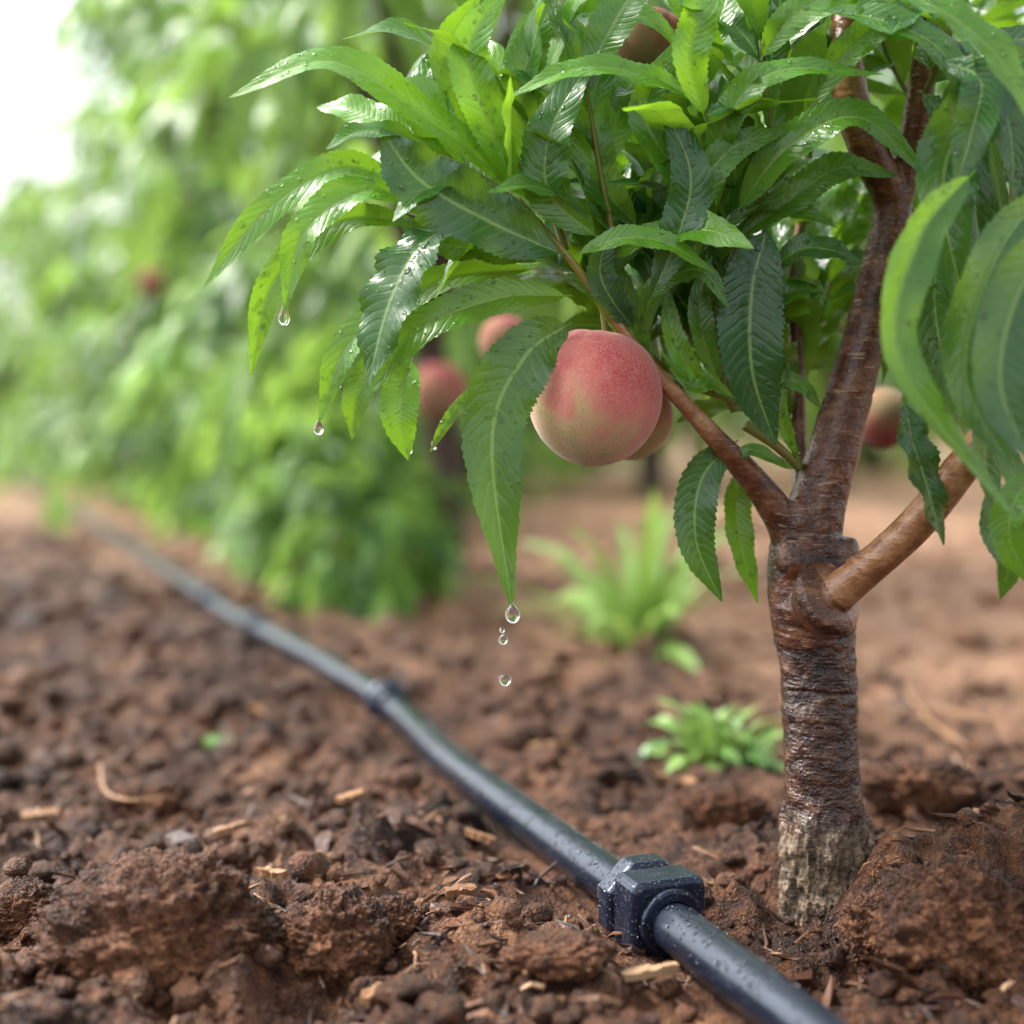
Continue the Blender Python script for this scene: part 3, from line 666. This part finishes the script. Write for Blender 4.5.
peach(594,396,.745,68,(.05,.12,0),0,'ripe fuzzy peach with red blush hanging from a twig')
peach(630,416,.80,43,(0,.1,1.0),2,'pink and green peach tucked behind a riper one')
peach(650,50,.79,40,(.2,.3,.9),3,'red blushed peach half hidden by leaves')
peach(625,92,.80,34,(.2,.4,2),1,'greenish peach behind wet leaves')
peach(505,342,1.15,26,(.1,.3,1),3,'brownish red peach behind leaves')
peach(832,284,.92,30,(0,.9,2.4),1,'greenish peach hidden among leaves')
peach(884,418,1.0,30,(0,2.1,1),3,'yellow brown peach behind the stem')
peach(1012,238,.80,34,(0,.7,2),1,'greenish peach behind drooping leaves')
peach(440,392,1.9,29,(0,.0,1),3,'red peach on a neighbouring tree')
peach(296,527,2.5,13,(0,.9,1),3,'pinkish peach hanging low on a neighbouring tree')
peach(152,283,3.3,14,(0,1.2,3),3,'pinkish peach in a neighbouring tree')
# ================= PIPE =================
pipe=empty('irrigation_pipe',PS[300]*np.array([1,1,0]));O=np.array(pipe.location)
meta(pipe,'black plastic drip irrigation pipe with push fittings lying on mulch','pipe')
q=PS.copy();q[:,2]=.0125+.0012*np.sin(q[:,1]*9)
V,F,Cp=tube(q[::3],np.full(len(q[::3]),.0122),900,32)
tri=np.vstack([F[:,[0,1,2]],F[:,[0,2,3]],Cp]);link('tube',mkmesh('tube',V-O,tri,M_pipe),parent=pipe)
def lathe_poly(prof,nu,power=2.):
    th=np.linspace(0,2*np.pi,nu,endpoint=False)
    c,s=np.cos(th),np.sin(th);k=(np.abs(c)**power+np.abs(s)**power)**(-1/power)
    V=np.array([[x,r*c_*k_,r*s_*k_] for x,r in prof for c_,s_,k_ in zip(c,s,k)]);m_=len(prof)
    F=[]
    for a in range(m_-1):
        for b in range(nu):
            b2=(b+1)%nu;F+=[(a*nu+b,a*nu+b2,(a+1)*nu+b2),(a*nu+b,(a+1)*nu+b2,(a+1)*nu+b)]
    return V,np.array(F)
fitVF=[None,None]
def fitting(y,size=1.,big=True):
    i_=np.abs(PS[:,1]-y).argmin();p=q[i_]+np.array([0,0,.001]);d=nrm(q[i_+4]-q[i_-4])
    if big:
        nut=lathe_poly([(-.022,.0120),(-.022,.0225),(-.0200,.0246),(-.0185,.0252),(-.0085,.0252),(-.0068,.0246),(-.0055,.0232),(-.0055,.012)],8)
        th=np.pi/8;Rn=np.array([[1,0,0],[0,math.cos(th),-math.sin(th)],[0,math.sin(th),math.cos(th)]])
        nut=(nut[0]@Rn.T,nut[1])
        body=lathe_poly([(-.0060,.012),(-.0060,.0190),(-.0050,.0204),(-.0035,.0210),(.0140,.0210),(.0160,.0204),(.0175,.0188),(.0175,.0118)],64,8.)
        col=lathe_poly([(.0170,.012),(.0170,.0166),(.0180,.0172),(.0208,.0172),(.0218,.0165),(.0218,.0118)],48)
        parts=[nut,body,col]
    else:
        parts=[lathe_poly([(-.02,.012),(-.02,.0155),(-.018,.0165),(-.007,.0165),(-.0065,.019),(-.004,.0205),(.004,.0205),(.0065,.019),(.007,.0165),(.018,.0165),(.02,.0155),(.02,.012)],32)]
    Vs=[];Fs=[];o2=0
    xa=-d;ya_=nrm(np.cross([0,0,1.],xa));za=np.cross(xa,ya_);M=np.stack([xa,ya_,za],0)
    for v,f in parts: Vs.append(v*size);Fs.append(f+o2);o2+=len(v)
    V=np.vstack(Vs)@M+p
    if big: fitVF[0]=V;fitVF[1]=np.vstack(Fs)
    me=mkmesh('pipe_fitting',V-O,np.vstack(Fs),M_fit,smooth=False)
    o=link('pipe_fitting',me,parent=pipe)
    bv=o.modifiers.new('b','BEVEL');bv.width=.0009;bv.segments=2;bv.limit_method='ANGLE';bv.angle_limit=math.radians(25)
    return o
f1=fitting(G(655,914,.012)[1]);f1['label']='dark blocky octagonal push fitting beaded with water'
for a,b in ((390,703),(252,628),(205,600)): fitting(G(a,b,.012)[1],1.0,False)
dv=[];df=[];o_=0
for k in range(650):
    yy=random.uniform(.6,1.15);i_=np.abs(PS[:,1]-yy).argmin();p=q[i_].copy();d=nrm(q[i_+4]-q[i_-4])
    sd=nrm(np.cross(d,[0,0,1.]));a=random.gauss(0,.8);n_=np.array([0,0,1.])*math.cos(a)+sd*math.sin(a)
    p=p+d*random.uniform(-.003,.003)
    if abs(yy-G(655,914,.012)[1])<.024: continue
    B=bead(p+n_*.0122,n_,random.uniform(.0004,.0014));dv.append(B-O);df.append(IF+o_);o_+=len(B)
tv=fitVF[0][fitVF[1]];fn=np.cross(tv[:,1]-tv[:,0],tv[:,2]-tv[:,0]);ar=np.linalg.norm(fn,axis=1);fn=fn/ar[:,None].clip(1e-12)
cen=tv.mean(1);axp=q[np.abs(PS[:,1]-G(655,914,.012)[1]).argmin()]
dax=nrm(PS[np.abs(PS[:,1]-.9).argmin()]-PS[np.abs(PS[:,1]-.65).argmin()])
for k in rng.choice(len(ar),900,p=ar/ar.sum()):
    rel=cen[k]-axp;rel=rel-dax*rel.dot(dax);n_=fn[k]
    if abs(n_.dot(dax))<.7 and n_.dot(rel)<0:n_=-n_
    if abs(n_.dot(dax))>=.7: n_=-dax if n_.dot(dax)>0 else n_
    if n_[2]<-.1: continue
    w3=rng.dirichlet((1,1,1));p0=(tv[k]*w3[:,None]).sum(0)
    B=bead(p0,n_,random.uniform(.0003,.0010));dv.append(B-O);df.append(IF+o_);o_+=len(B)
o=link('water_beads',mkmesh('water_beads',np.vstack(dv),np.vstack(df),M_water),parent=pipe);o['kind']='stuff'
# ================= WEEDS =================
def weed(px,py,n_,L,Wd,name,label,el=(25,80),strap=True,tn=(0,.6),dr=1.):
    b=G(px,py);b[2]=gh(np.array([b[0]]),np.array([b[1]]))[0];gs=[]
    for k in range(n_):
        a=k*2.4+random.random()*.9;e=math.radians(random.uniform(*el));d=np.array([math.cos(a)*math.cos(e),math.sin(a)*math.cos(e),math.sin(e)])
        l=L*random.uniform(.45,1.1);g=np.array([0,0,-1.])*dr*random.uniform(.5,1.3)
        s0=b+np.array([random.gauss(0,L*.12),random.gauss(0,L*.12),0]) if not strap else b
        p1=s0+d*l*.35;p2=p1+nrm(d+g*.35)*l*.35;p3=p2+nrm(d+g*1.0)*l*.3
        gs.append(leaf_geo([s0,p1,p2,p3],Wd*random.uniform(.5,1.15),nrm(np.array([0,-.2,1.])+d*-.3),14,5,0,.4,.25,random.uniform(*tn),random.uniform(-30,30),strap))
    o=link(name,pack(gs,name,M_weed,b),b);meta(o,label,'plant');return o
random.seed(5)
weed(640,655,30,.24,.036,'grassy_weed','pale green strappy weed growing from bare soil',(12,72),True,(0,.2),.55)
weed(715,758,75,.075,.014,'leafy_weed','low bright green leafy weed clump on soil',(5,80),False,(0,.8))
weed(222,742,4,.028,.022,'seedling','tiny green seedling in mulch',(5,40),False,(.3,.7))
weed(880,472,40,.4,.05,'leafy_weed','clump of low green weeds on pale soil',(15,80),True)
weed(590,475,40,.5,.06,'leafy_weed','clump of tall green weeds on pale soil',(15,80),True)
for (pts,r) in (([(100,780),(105,808),(128,818),(165,815)],.0012),([(905,700),(930,735),(965,760)],.0012),([(880,735),(920,720),(990,735)],.0012),([(965,780),(985,850),(1015,855)],.0008)):
    c=[G(a,b)+np.array([0,0,.012]) for a,b in pts];V,F,Cp=tube(c,np.full(len(c),r),24,8);b0=c[0]
    o=link('dry_straw',mkmesh('dry_straw',V-b0,np.vstack([F[:,[0,1,2]],F[:,[0,2,3]],Cp]),M_chip,attrs={'tint':np.full(len(V),.93)}),b0);meta(o,'thin curved dry straw stem on the soil','straw',group='dry stems on the soil')
# ================= ORCHARD =================
def bgtree(seed,hgt=1.7,rad=.5,low=.12,nsh=95,LL=.17,bush=False):
    random.seed(seed);tb=[(np.array([[0,0,-.05],[.01,0,.2],[-.02,.02,.45]]),np.array([.045,.032,.028]),10,10)];gs=[]
    if bush: tb=[(np.array([[0,0,-.03],[.01,0,.08],[-.0,.02,.2]]),np.array([.012,.01,.006]),8,8)]
    for k in range(0 if bush else 6):
        a=k*1.05+random.random()*.5;e=np.array([math.cos(a)*rad*.75,math.sin(a)*rad*.75,hgt*random.uniform(.6,.85)])
        tb.append((np.array([[-.02,.02,.40],[e[0]*.35,e[1]*.35,.4+e[2]*.3],e]),np.array([.024,.016,.006]),10,8))
    for k in range(nsh):
        z=low+(hgt-low)*random.random()**.9;f=math.sin(math.pi*min(1,(z-low)/(hgt-low)*.8+.2))**.6
        a=random.uniform(0,6.28);r0=rad*f*math.sqrt(random.uniform(.05,.8))
        p=np.array([math.cos(a)*r0,math.sin(a)*r0,z]);o=np.array([math.cos(a),math.sin(a),0])
        l=random.uniform(.18,.36)*(.5 if bush else 1);d=nrm(o*.8+np.array([random.uniform(-.4,.4),random.uniform(-.4,.4),random.uniform(-1.1,.8)]))
        cp=[p,p+d*l*.5,p+d*l+np.array([0,0,-.07])]
        gs+=shoot(cp,13,LL,LL*.2,NV=6,NU=3,tint=random.choice([(0,.3),(0,.6),(.3,1),(.6,1)]),spread=(20,65),droop=1.4)
    return tubes_mesh('trunk',tb,M_bgbark),pack(gs,'crown',M_bgleaf)
meshes=[bgtree(11,1.75,.5,.12,105),bgtree(22,1.9,.6,.10,118),bgtree(33,1.5,.42,.32,78),bgtree(44,.42,.26,.02,42,.16,True)]
spots=[(-.12,2.4,2,1.0,.8),(-.70,3.9,0,1.0,1.2),(-1.42,5.2,1,.78,.6),(-2.45,6.9,0,.85,.4),(-3.5,8.8,1,.75,3),(-.95,6.4,1,1.35,4),(-.25,5.6,1,1.2,1.),(-1.95,9.6,1,1.35,1.5),(-.1,7.6,1,1.4,5),
 (.95,9.4,0,1.6,1),(2.2,8.8,1,1.55,2),(3.4,9.5,0,1.65,3),(4.7,9.2,1,1.5,4),(1.6,12.5,1,1.8,1),(-.6,10,1,1.6,0),(.55,5.6,2,1.25,2.4),(5.9,11,0,1.1,1),(2.9,12,1,1.9,2),(1.55,6.8,2,1.35,0)]
bush=[(-.20,2.2,.48,2),(-.29,2.5,.60,0),(-.38,2.9,.72,1),(-.52,3.4,.9,2),(-.74,4.0,.95,3),(-1.0,4.7,1.0,4),(-1.28,5.5,1.1,5),(-1.75,6.6,1.2,0),(-2.2,7.7,1.3,1),(-3.0,8.6,1.4,2),(-4.0,9.4,1.5,5),(-.25,4.3,1.,2),(-.6,5.5,1.2,3)]
for k,(x_,y_,mi,sc_,rz) in enumerate(spots+[(a,b,3,c,d) for a,b,c,d in bush]):
    nm0='leafy_bush' if mi==3 else 'orchard_tree'
    e=empty(nm0,(x_,y_,0));e.scale=(sc_,)*3;e.rotation_euler=(0,0,rz)
    if mi==3: meta(e,'low bright green leafy bush under the orchard trees','bush',group='bushes along the orchard row')
    else: meta(e,'leafy green peach tree in an orchard row','tree',group='orchard trees in rows')
    for nm,me_ in zip(('stem' if mi==3 else 'trunk','crown'),meshes[mi]):
        link(nm,me_,parent=e)
# ================= LIGHT / CAMERA =================
w=bpy.data.worlds.new('World');scene.world=w;w.use_nodes=True;nt=w.node_tree;nt.nodes.clear()
el,az=math.radians(50),math.radians(-72)
sky=nt.nodes.new('ShaderNodeTexSky');sky.sky_type='NISHITA';sky.sun_disc=False;sky.sun_elevation=el;sky.sun_rotation=az;sky.dust_density=5;sky.air_density=1.0;sky.ozone_density=.6
hs=nt.nodes.new('ShaderNodeHueSaturation');hs.inputs['Saturation'].default_value=.3;hs.inputs['Value'].default_value=3.1;nt.links.new(sky.outputs[0],hs.inputs['Color'])
bg=nt.nodes.new('ShaderNodeBackground');bg.inputs[1].default_value=.15;nt.links.new(hs.outputs[0],bg.inputs[0])
wo=nt.nodes.new('ShaderNodeOutputWorld');nt.links.new(bg.outputs[0],wo.inputs[0])
ld=bpy.data.lights.new('sun','SUN');ld.energy=4.4;ld.angle=math.radians(11);ld.color=(1,.95,.88)
so=bpy.data.objects.new('sun',ld);scene.collection.objects.link(so)
dv_=Vector((math.sin(az)*math.cos(el),math.cos(az)*math.cos(el),math.sin(el)))
so.rotation_euler=dv_.to_track_quat('Z','Y').to_euler();so.location=(-2,1,3)
cd=bpy.data.cameras.new('camera');cd.lens=50;cd.sensor_width=36;cd.shift_y=-(512-HOR)/1024;cd.clip_end=2000;cd.clip_start=.01
cd.dof.use_dof=True;cd.dof.focus_distance=.725;cd.dof.aperture_fstop=2.9;cd.dof.aperture_blades=0
co_=bpy.data.objects.new('camera',cd);scene.collection.objects.link(co_);co_.location=(0,0,CAMH);co_.rotation_euler=(math.pi/2,0,0)
scene.camera=co_
scene.view_settings.view_transform='Standard';scene.view_settings.look='None';scene.view_settings.exposure=0
